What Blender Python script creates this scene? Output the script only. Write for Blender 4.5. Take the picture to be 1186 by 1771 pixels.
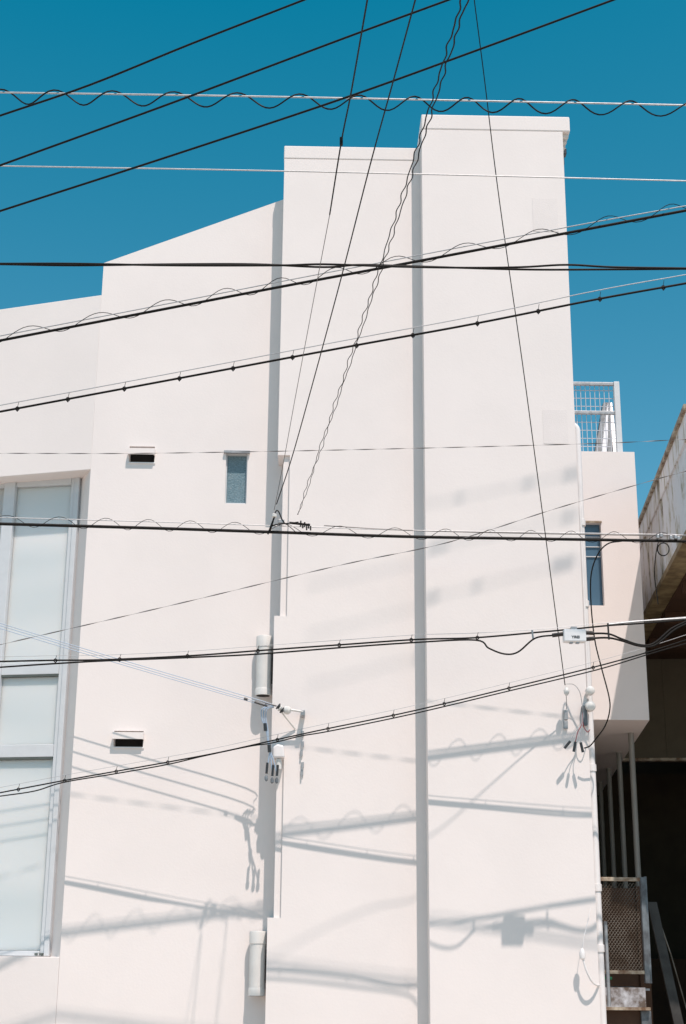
import bpy, bmesh, math, random
from mathutils import Vector, Matrix
R = math.radians
random.seed(7)
for o in list(bpy.data.objects): bpy.data.objects.remove(o)
sc = bpy.context.scene
COL = sc.collection

# ------------------------------------------------------------------ camera
IW, IH, FPX = 1186.0, 1771.0, 2460.0
PITCH, YAW, ROLL = R(17.1), R(1.0), R(0.46)
CAM = Vector((0, 0, 1.6))
fwd = Vector((math.sin(YAW)*math.cos(PITCH), math.cos(YAW)*math.cos(PITCH), math.sin(PITCH)))
rgt = Vector((math.cos(YAW), -math.sin(YAW), 0)); upv = rgt.cross(fwd)
rg2 = rgt*math.cos(ROLL)+upv*math.sin(ROLL); up2 = upv*math.cos(ROLL)-rgt*math.sin(ROLL)
cd = bpy.data.cameras.new('camera'); cam = bpy.data.objects.new('camera', cd); COL.objects.link(cam)
cam.matrix_world = Matrix(((rg2.x, up2.x, -fwd.x, CAM.x), (rg2.y, up2.y, -fwd.y, CAM.y), (rg2.z, up2.z, -fwd.z, CAM.z), (0, 0, 0, 1)))
cd.sensor_fit = 'VERTICAL'; cd.sensor_height = 36.0; cd.sensor_width = 24.0
cd.lens = FPX/IH*36.0; cd.clip_start = .05; cd.clip_end = 5000
sc.camera = cam
def ray(px, py): return fwd+rg2*((px-IW/2)/FPX)-up2*((py-IH/2)/FPX)
def at(px, py, Y):                       # pixel -> point on the vertical plane y = Y
    d = ray(px, py); return CAM+d*(Y/d.y)
def atplane(px, py, P, n):
    d = ray(px, py); return CAM+d*((P-CAM).dot(n)/d.dot(n))

# ------------------------------------------------------------------ light
SUN = Vector((.38, -1, 2.1)).normalized()
w = bpy.data.worlds.new('World'); sc.world = w; w.use_nodes = True
nt = w.node_tree; nt.nodes.clear()
wo = nt.nodes.new('ShaderNodeOutputWorld'); bg = nt.nodes.new('ShaderNodeBackground')
sky = nt.nodes.new('ShaderNodeTexSky'); sky.sky_type = 'NISHITA'; sky.sun_disc = False
sky.sun_elevation = math.asin(SUN.z); sky.sun_rotation = math.atan2(SUN.x, SUN.y)
sky.air_density = 1.0; sky.dust_density = 0.6; sky.ozone_density = 1.6
# the film's saturated teal: one linear colour grade over the whole sky
sep = nt.nodes.new('ShaderNodeSeparateColor'); com = nt.nodes.new('ShaderNodeCombineColor')
nt.links.new(sky.outputs[0], sep.inputs[0])
for k, (mul, add) in enumerate(((.79, -.735), (.80, 0.0), (.765, 0.0))):
    ma = nt.nodes.new('ShaderNodeMath'); ma.operation = 'MULTIPLY_ADD'; ma.inputs[1].default_value = mul; ma.inputs[2].default_value = add
    mx = nt.nodes.new('ShaderNodeMath'); mx.operation = 'MAXIMUM'; mx.inputs[1].default_value = .015
    nt.links.new(sep.outputs[k], ma.inputs[0]); nt.links.new(ma.outputs[0], mx.inputs[0]); nt.links.new(mx.outputs[0], com.inputs[k])
nt.links.new(com.outputs[0], bg.inputs[0])
bg.inputs[1].default_value = .115
nt.links.new(bg.outputs[0], wo.inputs[0])
sd = bpy.data.lights.new('sun', 'SUN'); sd.energy = 3.1; sd.angle = R(.5); sd.color = (1, .86, .79)
so = bpy.data.objects.new('sun', sd); COL.objects.link(so)
so.rotation_euler = SUN.to_track_quat('Z', 'Y').to_euler(); so.location = (6, -8, 25)
sc.view_settings.view_transform = 'Standard'; sc.view_settings.look = 'None'
sc.view_settings.gamma = 1.0; sc.view_settings.exposure = 0.52; sc.view_settings.use_curve_mapping = False

# ------------------------------------------------------------------ materials
MATS = {}
def mat(name, col, rough=.7, metal=0.0, var=0.0, vscale=3.0, col2=None, bump=0.0, bscale=60.0, spec=.5, stretch=None):
    if name in MATS: return MATS[name]
    m = bpy.data.materials.new(name); m.use_nodes = True; t = m.node_tree
    b = t.nodes['Principled BSDF']
    b.inputs['Base Color'].default_value = (*col, 1); b.inputs['Roughness'].default_value = rough
    b.inputs['Metallic'].default_value = metal; b.inputs['Specular IOR Level'].default_value = spec
    tc = t.nodes.new('ShaderNodeTexCoord'); src = tc.outputs['Object']
    if stretch:
        mp = t.nodes.new('ShaderNodeMapping'); mp.inputs['Scale'].default_value = stretch
        t.links.new(src, mp.inputs[0]); src = mp.outputs[0]
    if var > 0 or col2:
        n = t.nodes.new('ShaderNodeTexNoise'); n.inputs['Scale'].default_value = vscale
        n.inputs['Detail'].default_value = 6; n.inputs['Roughness'].default_value = .6
        t.links.new(src, n.inputs['Vector'])
        r = t.nodes.new('ShaderNodeValToRGB')
        c2 = col2 if col2 else tuple(c*(1-var) for c in col)
        r.color_ramp.elements[0].position = .36; r.color_ramp.elements[1].position = .62
        r.color_ramp.elements[0].color = (*c2, 1); r.color_ramp.elements[1].color = (*col, 1)
        t.links.new(n.outputs[0], r.inputs[0]); t.links.new(r.outputs[0], b.inputs['Base Color'])
    if bump > 0:
        n2 = t.nodes.new('ShaderNodeTexNoise'); n2.inputs['Scale'].default_value = bscale; n2.inputs['Detail'].default_value = 5
        t.links.new(tc.outputs['Object'], n2.inputs['Vector'])
        bp = t.nodes.new('ShaderNodeBump'); bp.inputs['Strength'].default_value = bump; bp.inputs['Distance'].default_value = .01
        t.links.new(n2.outputs[0], bp.inputs['Height']); t.links.new(bp.outputs[0], b.inputs['Normal'])
    MATS[name] = m; return m
PLASTER = mat('white_plaster', (.81, .755, .727), .85, var=.035, vscale=1.1, bump=.09, bscale=45, spec=.2)
PATCH = mat('repair_plaster', (.78, .727, .702), .85, var=.03, vscale=4, bump=.15, bscale=70, spec=.2)
PVC = mat('white_pvc', (.80, .78, .77), .45, var=.05, vscale=6, spec=.4)
PVCG = mat('grey_pvc', (.70, .695, .67), .5, var=.08, vscale=5, spec=.4)
ALU = mat('white_aluminium', (.62, .65, .67), .45, var=.05, vscale=8)
SEAL = mat('dark_gasket', (.10, .12, .11), .6, var=.2, vscale=10)
DARK = mat('opening_shade_dark', (.02, .015, .012), .9, var=.3, vscale=9)  # near-black colour standing in for the shade inside vents
BLACK = mat('black_cable', (.010, .009, .008), .6, var=.3, vscale=30, spec=.18)
BROWNB = mat('dark_sleeve', (.03, .022, .018), .5, var=.3, vscale=30)
STEEL = mat('galvanised_wire', (.50, .51, .52), .5, metal=.35, var=.2, vscale=40)
THIN = mat('weathered_wire', (.16, .15, .145), .55, metal=.2, var=.3, vscale=25)
GALV = mat('galvanised_steel', (.42, .43, .44), .5, metal=.5, var=.25, vscale=20)
BLUEW = mat('blue_grey_wire', (.36, .46, .58), .45, var=.1, vscale=20)
BOXM = mat('pale_box_plastic', (.74, .75, .76), .45, var=.05, vscale=20)
PRINT = mat('black_print', (.02, .025, .03), .6, var=.2, vscale=50)
CERAM = mat('white_porcelain', (.66, .655, .63), .35, var=.06, vscale=20)
INSB = mat('black_insulator', (.03, .035, .04), .4, var=.3, vscale=20)
REDW = mat('red_wire', (.25, .03, .04), .5, var=.2, vscale=20)
CORR = mat('corrugated_sheet', (.56, .57, .60), .6, col2=(.42, .41, .40), vscale=1.6, stretch=(1, 1, .35))
RUST = mat('rusty_cream_paint', (.50, .44, .34), .7, col2=(.16, .09, .05), vscale=9)
GREYP = mat('worn_grey_paint', (.17, .20, .22), .6, col2=(.08, .09, .10), vscale=8)
MESHM = mat('expanded_metal', (.24, .22, .185), .6, col2=(.11, .085, .06), vscale=6)
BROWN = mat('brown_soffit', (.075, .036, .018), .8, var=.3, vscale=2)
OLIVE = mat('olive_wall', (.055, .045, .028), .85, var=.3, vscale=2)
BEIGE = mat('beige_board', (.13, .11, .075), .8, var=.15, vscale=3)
ASPH = mat('asphalt', (.06, .06, .06), .9, var=.3, vscale=8, bump=.4, bscale=80)
CONC = mat('concrete_paving', (.57, .49, .42), .9, var=.15, vscale=1.5, bump=.3, bscale=40)
POSTM = mat('pale_steel_post', (.30, .295, .27), .55, var=.12, vscale=3)
DKST = mat('dark_worn_steel', (.045, .044, .04), .65, col2=(.02, .018, .016), vscale=6)
GALVL = mat('pale_galvanised', (.52, .55, .60), .5, var=.1, vscale=8)
OCHRE = mat('ochre_trim', (.30, .24, .13), .7, col2=(.14, .10, .05), vscale=5)
GREEN = mat('green_plastic', (.02, .22, .09), .5, var=.1, vscale=10)

def glass_mat(name, c1, c2, rough, pattern):
    m = bpy.data.materials.new(name); m.use_nodes = True; t = m.node_tree; b = t.nodes['Principled BSDF']
    b.inputs['Roughness'].default_value = rough; b.inputs['Specular IOR Level'].default_value = .5
    tc = t.nodes.new('ShaderNodeTexCoord')
    mp = t.nodes.new('ShaderNodeMapping'); t.links.new(tc.outputs['Object'], mp.inputs[0])
    n = t.nodes.new('ShaderNodeTexNoise'); t.links.new(mp.outputs[0], n.inputs['Vector'])
    r = t.nodes.new('ShaderNodeValToRGB'); t.links.new(n.outputs[0], r.inputs[0])
    r.color_ramp.elements[0].color = (*c1, 1); r.color_ramp.elements[1].color = (*c2, 1)
    r.color_ramp.elements[0].position = .3; r.color_ramp.elements[1].position = .7
    t.links.new(r.outputs[0], b.inputs['Base Color'])
    if name == 'frosted_glass':
        b.inputs['Subsurface Weight'].default_value = .85; b.inputs['Subsurface Radius'].default_value = (.8, .9, 1.0); b.inputs['Subsurface Scale'].default_value = .12
    if pattern == 'dimple':
        mp.inputs['Rotation'].default_value = (0, R(38), 0); mp.inputs['Scale'].default_value = (1, 1, 2.6)
        n.inputs['Scale'].default_value = 58; n.inputs['Detail'].default_value = 1
        bp = t.nodes.new('ShaderNodeBump'); bp.inputs['Strength'].default_value = .4; bp.inputs['Distance'].default_value = .013
        t.links.new(n.outputs[0], bp.inputs['Height']); t.links.new(bp.outputs[0], b.inputs['Normal'])
    else:
        n.inputs['Scale'].default_value = .9; n.inputs['Detail'].default_value = 1.5; mp.inputs['Scale'].default_value = (.35, .35, 1.6)
    return m
FROST = glass_mat('frosted_glass', (.60, .66, .67), (.78, .79, .785), .3, 'soft')
DIMPLE = glass_mat('patterned_glass', (.10, .17, .20), (.20, .29, .33), .25, 'dimple')
SLITG = glass_mat('tinted_glass', (.06, .12, .18), (.10, .18, .26), .12, 'soft')
def stained():
    m = bpy.data.materials.new('stained_fascia'); m.use_nodes = True; t = m.node_tree; b = t.nodes['Principled BSDF']; b.inputs['Roughness'].default_value = .75
    tc = t.nodes.new('ShaderNodeTexCoord')
    mp = t.nodes.new('ShaderNodeMapping'); mp.inputs['Scale'].default_value = (2.2, 2.2, .55); t.links.new(tc.outputs['Object'], mp.inputs[0])
    n = t.nodes.new('ShaderNodeTexNoise'); n.inputs['Scale'].default_value = 2.4; n.inputs['Detail'].default_value = 8; n.inputs['Roughness'].default_value = .68
    t.links.new(mp.outputs[0], n.inputs['Vector'])
    r = t.nodes.new('ShaderNodeValToRGB'); e = r.color_ramp.elements
    e[0].position = .33; e[0].color = (.09, .075, .055, 1); e[1].position = .50; e[1].color = (.80, .80, .82, 1)
    k = e.new(.42); k.color = (.55, .51, .43, 1)
    t.links.new(n.outputs[0], r.inputs[0]); t.links.new(r.outputs[0], b.inputs['Base Color'])
    return m
STAIN = stained()

# ------------------------------------------------------------------ mesh helpers
class MB:
    def __init__(s, xf=None): s.v = []; s.f = []; s.xf = xf
    def add(s, vs, fs):
        o = len(s.v)
        s.v += [tuple(s.xf(*v)) if s.xf else tuple(v) for v in vs]
        s.f += [tuple(i+o for i in f) for f in fs]; return s
    def box(s, x0, x1, y0, y1, z0, z1):
        return s.add([(x0, y0, z0), (x1, y0, z0), (x1, y1, z0), (x0, y1, z0), (x0, y0, z1), (x1, y0, z1), (x1, y1, z1), (x0, y1, z1)],
                     [(0, 3, 2, 1), (4, 5, 6, 7), (0, 1, 5, 4), (1, 2, 6, 5), (2, 3, 7, 6), (3, 0, 4, 7)])
    def quad(s, *p): return s.add(list(p), [tuple(range(len(p)))])
    def prism(s, poly, y0, y1):          # poly: (x, z) outline, extruded along y
        n = len(poly)
        return s.add([(x, y0, z) for x, z in poly]+[(x, y1, z) for x, z in poly],
                     [tuple(range(n)), tuple(range(2*n-1, n-1, -1))]+[(i, (i+1) % n, n+(i+1) % n, n+i) for i in range(n)])
    def tube(s, pts, r, n=8, r_end=None):
        pts = [Vector(p) for p in pts]; N = len(pts); vs = []; fs = []
        t0 = (pts[1]-pts[0]).normalized(); a = Vector((0, 0, 1)) if abs(t0.z) < .9 else Vector((1, 0, 0))
        nrm = t0.cross(a).normalized()
        for i in range(N):
            t = ((pts[min(i+1, N-1)]-pts[max(i-1, 0)])).normalized()
            nrm = (nrm-t*nrm.dot(t)).normalized(); bn = t.cross(nrm)
            rr = r if r_end is None else r+(r_end-r)*i/(N-1)
            for k in range(n):
                q = 2*math.pi*k/n; vs.append(pts[i]+nrm*(math.cos(q)*rr)+bn*(math.sin(q)*rr))
        for i in range(N-1):
            for k in range(n):
                fs.append((i*n+k, i*n+(k+1) % n, (i+1)*n+(k+1) % n, (i+1)*n+k))
        fs.append(tuple(range(n-1, -1, -1))); fs.append(tuple((N-1)*n+k for k in range(n)))
        return s.add(vs, fs)
    def lathe(s, base, axis, prof, n=20):   # prof: (distance along axis, radius)
        base = Vector(base); ax = Vector(axis).normalized(); a = Vector((0, 0, 1)) if abs(ax.z) < .9 else Vector((1, 0, 0))
        u = ax.cross(a).normalized(); v = ax.cross(u); vs = []; fs = []
        for h, r in prof:
            for k in range(n):
                q = 2*math.pi*k/n; vs.append(base+ax*h+u*(math.cos(q)*r)+v*(math.sin(q)*r))
        for i in range(len(prof)-1):
            for k in range(n): fs.append((i*n+k, i*n+(k+1) % n, (i+1)*n+(k+1) % n, (i+1)*n+k))
        fs.append(tuple(range(n-1, -1, -1))); fs.append(tuple((len(prof)-1)*n+k for k in range(n)))
        return s.add(vs, fs)
    def build(s, name, m, parent=None, smooth=False, bevel=0):
        me = bpy.data.meshes.new(name); me.from_pydata([tuple(v) for v in s.v], [], s.f)
        bm = bmesh.new(); bm.from_mesh(me); bmesh.ops.recalc_face_normals(bm, faces=bm.faces); bm.to_mesh(me); bm.free()
        me.materials.append(m)
        if smooth: me.polygons.foreach_set('use_smooth', [True]*len(me.polygons)); me.set_sharp_from_angle(angle=R(38))
        o = bpy.data.objects.new(name, me); COL.objects.link(o)
        if parent: o.parent = parent; o.matrix_parent_inverse = world_of(parent).inverted()
        if bevel:
            b = o.modifiers.new('bevel', 'BEVEL'); b.width = bevel; b.segments = 2; b.limit_method = 'ANGLE'; b.angle_limit = R(40)
        return o
def world_of(o):
    mloc = Matrix.Translation(o.location)
    return world_of(o.parent) @ o.matrix_parent_inverse @ mloc if o.parent else mloc
def sub(name, parent, label=None):           # an empty part that gathers sub-parts
    o = bpy.data.objects.new(name, None); COL.objects.link(o); o.parent = parent; o.empty_display_size = .1
    o.matrix_parent_inverse = world_of(parent).inverted()
    if label: o['label'] = label
    return o
def tag(o, label, cat, group=None, kind=None):
    if label: o['label'] = label
    if cat: o['category'] = cat
    if group: o['group'] = group
    if kind: o['kind'] = kind
    return o
def thing(name, loc, label, cat, group=None):
    o = bpy.data.objects.new(name, None); COL.objects.link(o); o.location = loc; o.empty_display_size = .2
    return tag(o, label, cat, group)
def box(name, m, parent, *b, bevel=0): return MB().box(*b).build(name, m, parent, bevel=bevel)
def smooth(pts, step=6):                     # Catmull-Rom through 3-D points
    pts = [Vector(p) for p in pts]; out = []
    P = [pts[0]*2-pts[1]]+pts+[pts[-1]*2-pts[-2]]
    for i in range(1, len(P)-2):
        a, b, c, d = P[i-1:i+3]
        for k in range(step):
            t = k/step
            out.append(.5*((2*b)+(c-a)*t+(2*a-5*b+4*c-d)*t*t+(3*b-a-3*c+d)*t**3))
    out.append(pts[-1]); return out

# ------------------------------------------------------------------ setting
def sheet(name, m, x0, x1, y0, y1, z):
    o = MB().quad((x0, y0, z), (x1, y0, z), (x1, y1, z), (x0, y1, z)).build(name, m); o['kind'] = 'structure'; return o
g = sheet('ground', CONC, -400, 400, -400, 600, -.13)
road = sheet('road', ASPH, -300, 300, -2.2, 4.0, -.126)
pav = MB().box(-60, 60, 4.0, 14.2, -.3, 0).build('pavement', CONC); pav['kind'] = 'structure'

sheet('added_dark_floor', ASPH, 2.9, 9.0, 17.5, 28.0, -.122)  # unseen dark sheet, added to cut ground bounce into the passage
# ------------------------------------------------------------------ the white building
YL, YM, YT, YR = 14.84, 14.5, 14.23, 16.0
wb = thing('white_building', (0, YL, 0), 'white plastered building with a tall stair tower and stepped roofline', 'building')
XC = -2.515                                   # corner where the window wall turns away

def holed_wall(name, x0, x1, z0, ztop, Y, holes, parent):
    m = MB()
    xs = sorted({x0, x1, *[h[0] for h in holes], *[h[1] for h in holes]})
    zs = sorted({z0, *[h[2] for h in holes], *[h[3] for h in holes]})
    for i in range(len(xs)-1):
        a, b = xs[i], xs[i+1]
        for j in range(len(zs)):
            c = zs[j]
            if j+1 < len(zs):
                d = zs[j+1]
                if any(h[0] <= a+1e-6 and b <= h[1]+1e-6 and h[2] <= c+1e-6 and d <= h[3]+1e-6 for h in holes): continue
                m.quad((a, Y, c), (b, Y, c), (b, Y, d), (a, Y, d))
            else:
                m.quad((a, Y, c), (b, Y, c), (b, Y, ztop(b)), (a, Y, ztop(a)))
    for hx0, hx1, hz0, hz1, dp in holes:
        m.quad((hx0, Y, hz0), (hx0, Y+dp, hz0), (hx0, Y+dp, hz1), (hx0, Y, hz1))
        m.quad((hx1, Y, hz0), (hx1, Y+dp, hz0), (hx1, Y+dp, hz1), (hx1, Y, hz1))
        m.quad((hx0, Y, hz0), (hx1, Y, hz0), (hx1, Y+dp, hz0), (hx0, Y+dp, hz0))
        m.quad((hx0, Y, hz1), (hx1, Y, hz1), (hx1, Y+dp, hz1), (hx0, Y+dp, hz1))
    m.quad((x0, Y, ztop(x0)), (x1, Y, ztop(x1)), (x1, Y+.35, ztop(x1)), (x0, Y+.35, ztop(x0)))
    return m.build(name, PLASTER, parent)

def rect(px0, py0, px1, py1, Y):
    a = at((px0), (py0), Y); b = at((px1), (py1), Y); return a.x, b.x, b.z, a.z
ZA, ZB = at(183, 455, YL).z, at(490, 345, YL).z
def topL(x): return ZA+(ZB-ZA)*(x-XC)/(-.467-XC)
wx0, wx1 = at(391, 790, YL).x, at(428, 790, YL).x
wz0, wz1 = at(408, 871, YL).z, at(408, 784, YL).z
v1 = (at(223, 790, YL).x, at(267, 790, YL).x, at(245, 800, YL).z, at(245, 772, YL).z)
v2 = (at(196, 1290, YL).x, at(247, 1290, YL).x, at(220, 1292, YL).z, at(220, 1264, YL).z)
holed_wall('wall', XC, -.30, -.05, topL, YL, [(wx0, wx1, wz0, wz1, .12), (*v1, .18), (*v2, .18)], wb)
# solid body and roof behind the front wall
body = MB().prism([(XC+.25, -.05), (1.0, -.05), (1.0, topL(.8)-.05), (-.3, topL(-.3)-.05), (XC+.25, topL(XC+.25)-.05)], YL+.36, 23).build('building_core', PLASTER, wb)
# corner return of the taller wall above the window wing
MB().box(XC+.001, XC+.25, YL+.352, 22, 0, 8.6).build('end_wall', PLASTER, wb)
MB().prism([(XC+.001, 8.6), (XC+.25, 8.6), (XC+.25, topL(XC+.25)), (XC+.001, topL(XC))], YL+.352, 22).build('end_wall', PLASTER, wb)

# --- window wing, turned 22 degrees away
TH = R(11); O2 = Vector((XC, YL, 0)); e1 = Vector((-math.cos(TH), math.sin(TH), 0)); e2 = Vector((math.sin(TH), math.cos(TH), 0))
def loc(s, d, z): return O2+e1*s+e2*d+Vector((0, 0, z))
def s_of(px, py, d):
    p = atplane(px, py, O2+e2*d, -e2); return (p-O2).dot(e1), p.z
RD = .22                                     # recess of the big window
SF, _ = s_of(137, 835, RD)
ZL, ZS = 6.616, 1.509
wl = MB(loc)
zlo = lambda q: ZL-.032*q
zhi = lambda q: 8.72-.075*q
wl.add([(0, 0, zlo(0)), (7, 0, zlo(7)), (7, .34, zlo(7)), (0, .34, zlo(0)), (0, 0, zhi(0)), (7, 0, zhi(7)), (7, .34, zhi(7)), (0, .34, zhi(0))],
       [(0, 3, 2, 1), (4, 5, 6, 7), (0, 1, 5, 4), (1, 2, 6, 5), (2, 3, 7, 6), (3, 0, 4, 7)])
wl.box(.003, 7, 0, .34, -.05, ZS)
wl.box(2.9, 7, 0, .34, ZS+.001, zlo(7)-.001)
wl.build('window_wing_wall', PLASTER, wb, bevel=.006)
MB(loc).box(.3, 7, .56, 6, 0, 8.0).build('wing_core', PLASTER, wb)
jm = MB()                                    # splayed jamb between the corner and the window frame
a = loc(0, 0, 0); b = loc(SF, RD+.06, 0)
jm.add([(a.x, a.y, ZS), (b.x, b.y, ZS), (b.x, b.y, ZL), (a.x, a.y, ZL), (a.x+.02, a.y+.3, ZS), (a.x+.02, a.y+.3, ZL)],
       [(0, 1, 2, 3), (0, 4, 1), (3, 2, 5), (0, 3, 5, 4)])
jm.build('window_jamb', PLASTER, wb)
bw = sub('window', wb, 'tall white framed window of frosted panes at the left edge')
def part(mb, name, m, parent, **k): return mb.build(name, m, parent, **k)
FZ0, FZ1 = ZS+.004, ZL-.004
SM0 = s_of(22, 900, RD)[0]; SM1 = SM0+.13
part(MB(loc).box(SF, SF+.055, RD, RD+.1, FZ0, FZ1), 'frame', ALU, bw, bevel=.006)
part(MB(loc).box(SF+.058, SF+.10, RD+.018, RD+.09, FZ0, FZ1), 'sash_stile', ALU, bw, bevel=.005)
part(MB(loc).box(SF+.10, SM0, RD+.01, RD+.1, FZ1-.075, FZ1), 'frame', ALU, bw, bevel=.006)
part(MB(loc).box(SF+.10, SM0, RD-.01, RD+.1, FZ0, FZ0+.05), 'sill', ALU, bw, bevel=.006)
part(MB(loc).box(SM0, SM1, RD-.01, RD+.1, FZ0, FZ1), 'mullion', ALU, bw, bevel=.006)
part(MB(loc).box(SM1, 2.9, RD+.02, RD+.1, FZ1-.075, FZ1), 'frame', ALU, bw)
T1a, T1b, T2a, T2b = 4.40, 4.53, 3.517, 3.65
for (za, zb) in ((T1a, T1b), (T2a, T2b)):
    part(MB(loc).box(SF+.101, SM0, RD+.012, RD+.09, za, zb), 'transom', ALU, bw, bevel=.005)
    part(MB(loc).box(SF+.105, SM0-.004, RD+.016, RD+.08, za-.022, za-.001), 'gasket', SEAL, bw)
for (za, zb) in ((FZ0+.05, T2a-.022), (T2b, T1a-.022), (T1b, FZ1-.075)):
    part(MB(loc).box(SF+.10, SM0, RD+.055, RD+.30, za+.001, zb-.001), 'pane', FROST, bw)
part(MB(loc).box(SM1, 2.9, RD+.055, RD+.07, FZ0, FZ1-.075), 'pane', FROST, bw)
for k in range(2): part(MB(loc).box(SF+.06+.05*k, SF+.085+.05*k, RD-.035, RD+.017, FZ0-.002+.012, FZ0+.03), 'drain_cap', SEAL, bw)

# --- small patterned window
sw = sub('window', wb, 'small patterned glass window on the white wall')
e = .013
for b_ in ((wx0, wx0+e, wz0, wz1), (wx1-e, wx1, wz0, wz1), (wx0+e, wx1-e, wz1-e, wz1), (wx0+e, wx1-e, wz0, wz0+e*1.4)):
    MB().box(b_[0]+.001, b_[1]-.001, YL+.03, YL+.11, b_[2]+.001, b_[3]-.001).build('frame', ALU, sw)
MB().box(wx0+e, wx1-e, YL+.062, YL+.075, wz0+e*1.4, wz1-e).build('pane', DIMPLE, sw)
box('hood', GALV, sw, wx0-.025, wx1+.025, YL-.035, YL-.001, wz1-.006, wz1+.022)
# --- vent hoods
for v in (v1, v2):
    h = sub('vent_hood', wb)
    x0, x1, z0, z1 = v; zf = z0+.075
    m = MB(); t = .008; dp = .07
    m.box(x0-t, x1+t, YL-dp, YL-dp+t, zf, zf+.07); m.box(x0-t, x0, YL-dp+t, YL-.001, zf, zf+.07); m.box(x1, x1+t, YL-dp+t, YL-.001, zf, zf+.07)
    m.box(x0, x1, YL-dp+t, YL-.001, zf+.06, zf+.07)
    m.build('hood', PLASTER, h)
    box('opening_shade', DARK, h, x0+.001, x1-.001, YL+.13, YL+.17, z0+.001, z1-.001)  # dark slab set in the hole, painting the duct's inner shade
    box('sill', PVC, h, x0-.004, x1+.012, YL-.012, YL+.1, z0-.012, z0+.001)

# --- middle bay with the notches at its left edge
XA, XN, XI = -.455, at(501, 800, YM).x, at(487, 930, YM+.03).x
ZT = at(600, 254, YM).z
n1t, n1b = at(490, 787, YM).z, at(480, 1065, YM).z
n2t, n2b = at(478, 1314, YM).z, at(470, 1587, YM).z
bay = MB().prism([(XA, -.05), (1.2, -.05), (1.2, ZT-.17), (XA, ZT-.17), (XA, n1t), (XN, n1t), (XN, n1b), (XA, n1b), (XA, n2t), (XN, n2t), (XN, n2b), (XA, n2b)], YM, YL+4).build('projecting_bay', PLASTER, wb)
bay['label'] = 'middle bay with stepped notches at its left edge'
MB().box(XA-.006, 1.2, YM-.006, YL+4.02, ZT-.168, ZT).build('coping', PLASTER, bay, bevel=.012)
for zt, zb in ((n1t, n1b), (n2t, n2b)):
    MB().box(XI, XN+.05, YM+.032, YL+.02, zb-.02, zt+.02).build('notch_infill', PLASTER, bay)
for px, r in ((555, .022), (668, .04)):
    p = at(px, 254, YM+.12); MB().lathe((p.x, YM+.12, ZT-.01), (0, 0, 1), [(0, r), (.03, r), (.045, r*.7), (.055, r*.2)], 14).build('roof_knob', PVC, bay, smooth=True)

# --- stair tower
X0T, X1T = 1.112, 2.726
ZTT = at(860, 200, YT).z; ZCT = at(860, 226, YT).z
tw = MB().box(X0T, X1T, YT, YT+2.6, -.05, ZCT).build('stair_tower', PLASTER, wb)
tw['label'] = 'tall stair tower'
X1C = at(985, 210, YT).x
MB().box(X0T-.003, X1C, YT-.006, YT+2.4, ZCT+.001, ZTT).build('coping', PLASTER, tw, bevel=.015)
for k in range(9):
    y = YT+.06+k*.11
    MB().box(X1T+.004, X1C-.01, y, y+.05, ZCT-.03, ZCT).build('soffit_slat', PVCG, tw)
YK = YT+.55
p = at(972, 256, YK); q = at(980, 266, YK); q2 = at(975, 282, YK)
MB().box(X1T+.001, q.x, YK, YK+.09, q.z, p.z).build('bracket', INSB, tw, bevel=.006)
MB().box(X1T+.001, at(976, 270, YK).x, YK+.02, YK+.06, q2.z, q.z-.001).build('bracket_arm', INSB, tw)
for (a0, b0, a1, b1) in ((920, 343, 966, 401), (938, 709, 983, 768)):
    p = at(a0, b0, YT); q = at(a1, b1, YT)
    MB().box(p.x, min(q.x, X1T-.01), YT-.003, YT+.01, q.z, p.z).build('repair_patch', PATCH, tw)
# --- annex behind the tower
XR1 = at(1098, 800, YR).x; ZRT = at(1050, 781, YR).z; ZRB = at(1080, 1245, YR).z
U7 = Vector((math.sin(R(7)), math.cos(R(7)), 0))
rx0, rx1 = at(1002, 950, YR).x, at(1041, 950, YR).x; rz0, rz1 = at(1025, 1047, YR).z, at(1025, 904, YR).z
an = holed_wall('annex', X1T-.2, XR1, ZRB, lambda x: ZRT, YR, [(rx0, rx1, rz0, rz1, .12)], wb)
an['label'] = 'set back annex wall with a slit window'
LEN = 9.0; dx = U7.x/U7.y*LEN
ab = MB()
ab.add([(X1T-.2, YR+.35, ZRB), (XR1+dx*.35/LEN, YR+.35, ZRB), (XR1+dx, YR+LEN, ZRB), (X1T-.2, YR+LEN, ZRB),
        (X1T-.2, YR+.35, ZRT), (XR1+dx*.35/LEN, YR+.35, ZRT), (XR1+dx, YR+LEN, ZRT), (X1T-.2, YR+LEN, ZRT)],
       [(0, 3, 2, 1), (4, 5, 6, 7), (0, 1, 5, 4), (1, 2, 6, 5), (2, 3, 7, 6), (3, 0, 4, 7)])
ab.build('annex_core', PLASTER, wb)
MB().add([(X1T-.2, YR, ZRB), (XR1, YR, ZRB), (XR1+dx*.35/LEN, YR+.35, ZRB), (X1T-.2, YR+.35, ZRB)], [(0, 1, 2, 3)]).build('soffit', PLASTER, an)
MB().add([(XR1, YR, ZRB), (XR1, YR, ZRT), (XR1+dx*.35/LEN, YR+.35, ZRT), (XR1+dx*.35/LEN, YR+.35, ZRB)], [(0, 1, 2, 3)]).build('return_wall', PLASTER, an)
MB().box(rx0+.001, rx1-.001, YR+.085, YR+.1, rz0+.001, rz1-.001).build('pane', SLITG, an)
for k in range(3): MB().box(rx0+.002, rx1-.002, YR+.07, YR+.084, rz1-.16-.12*k, rz1-.15-.12*k).build('glazing_bar', ALU, an)
MB().box(rx0-.01, rx1+.01, YR-.012, YR-.001, rz1-.004, rz1+.02).build('drip_edge', RUST, an)
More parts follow.
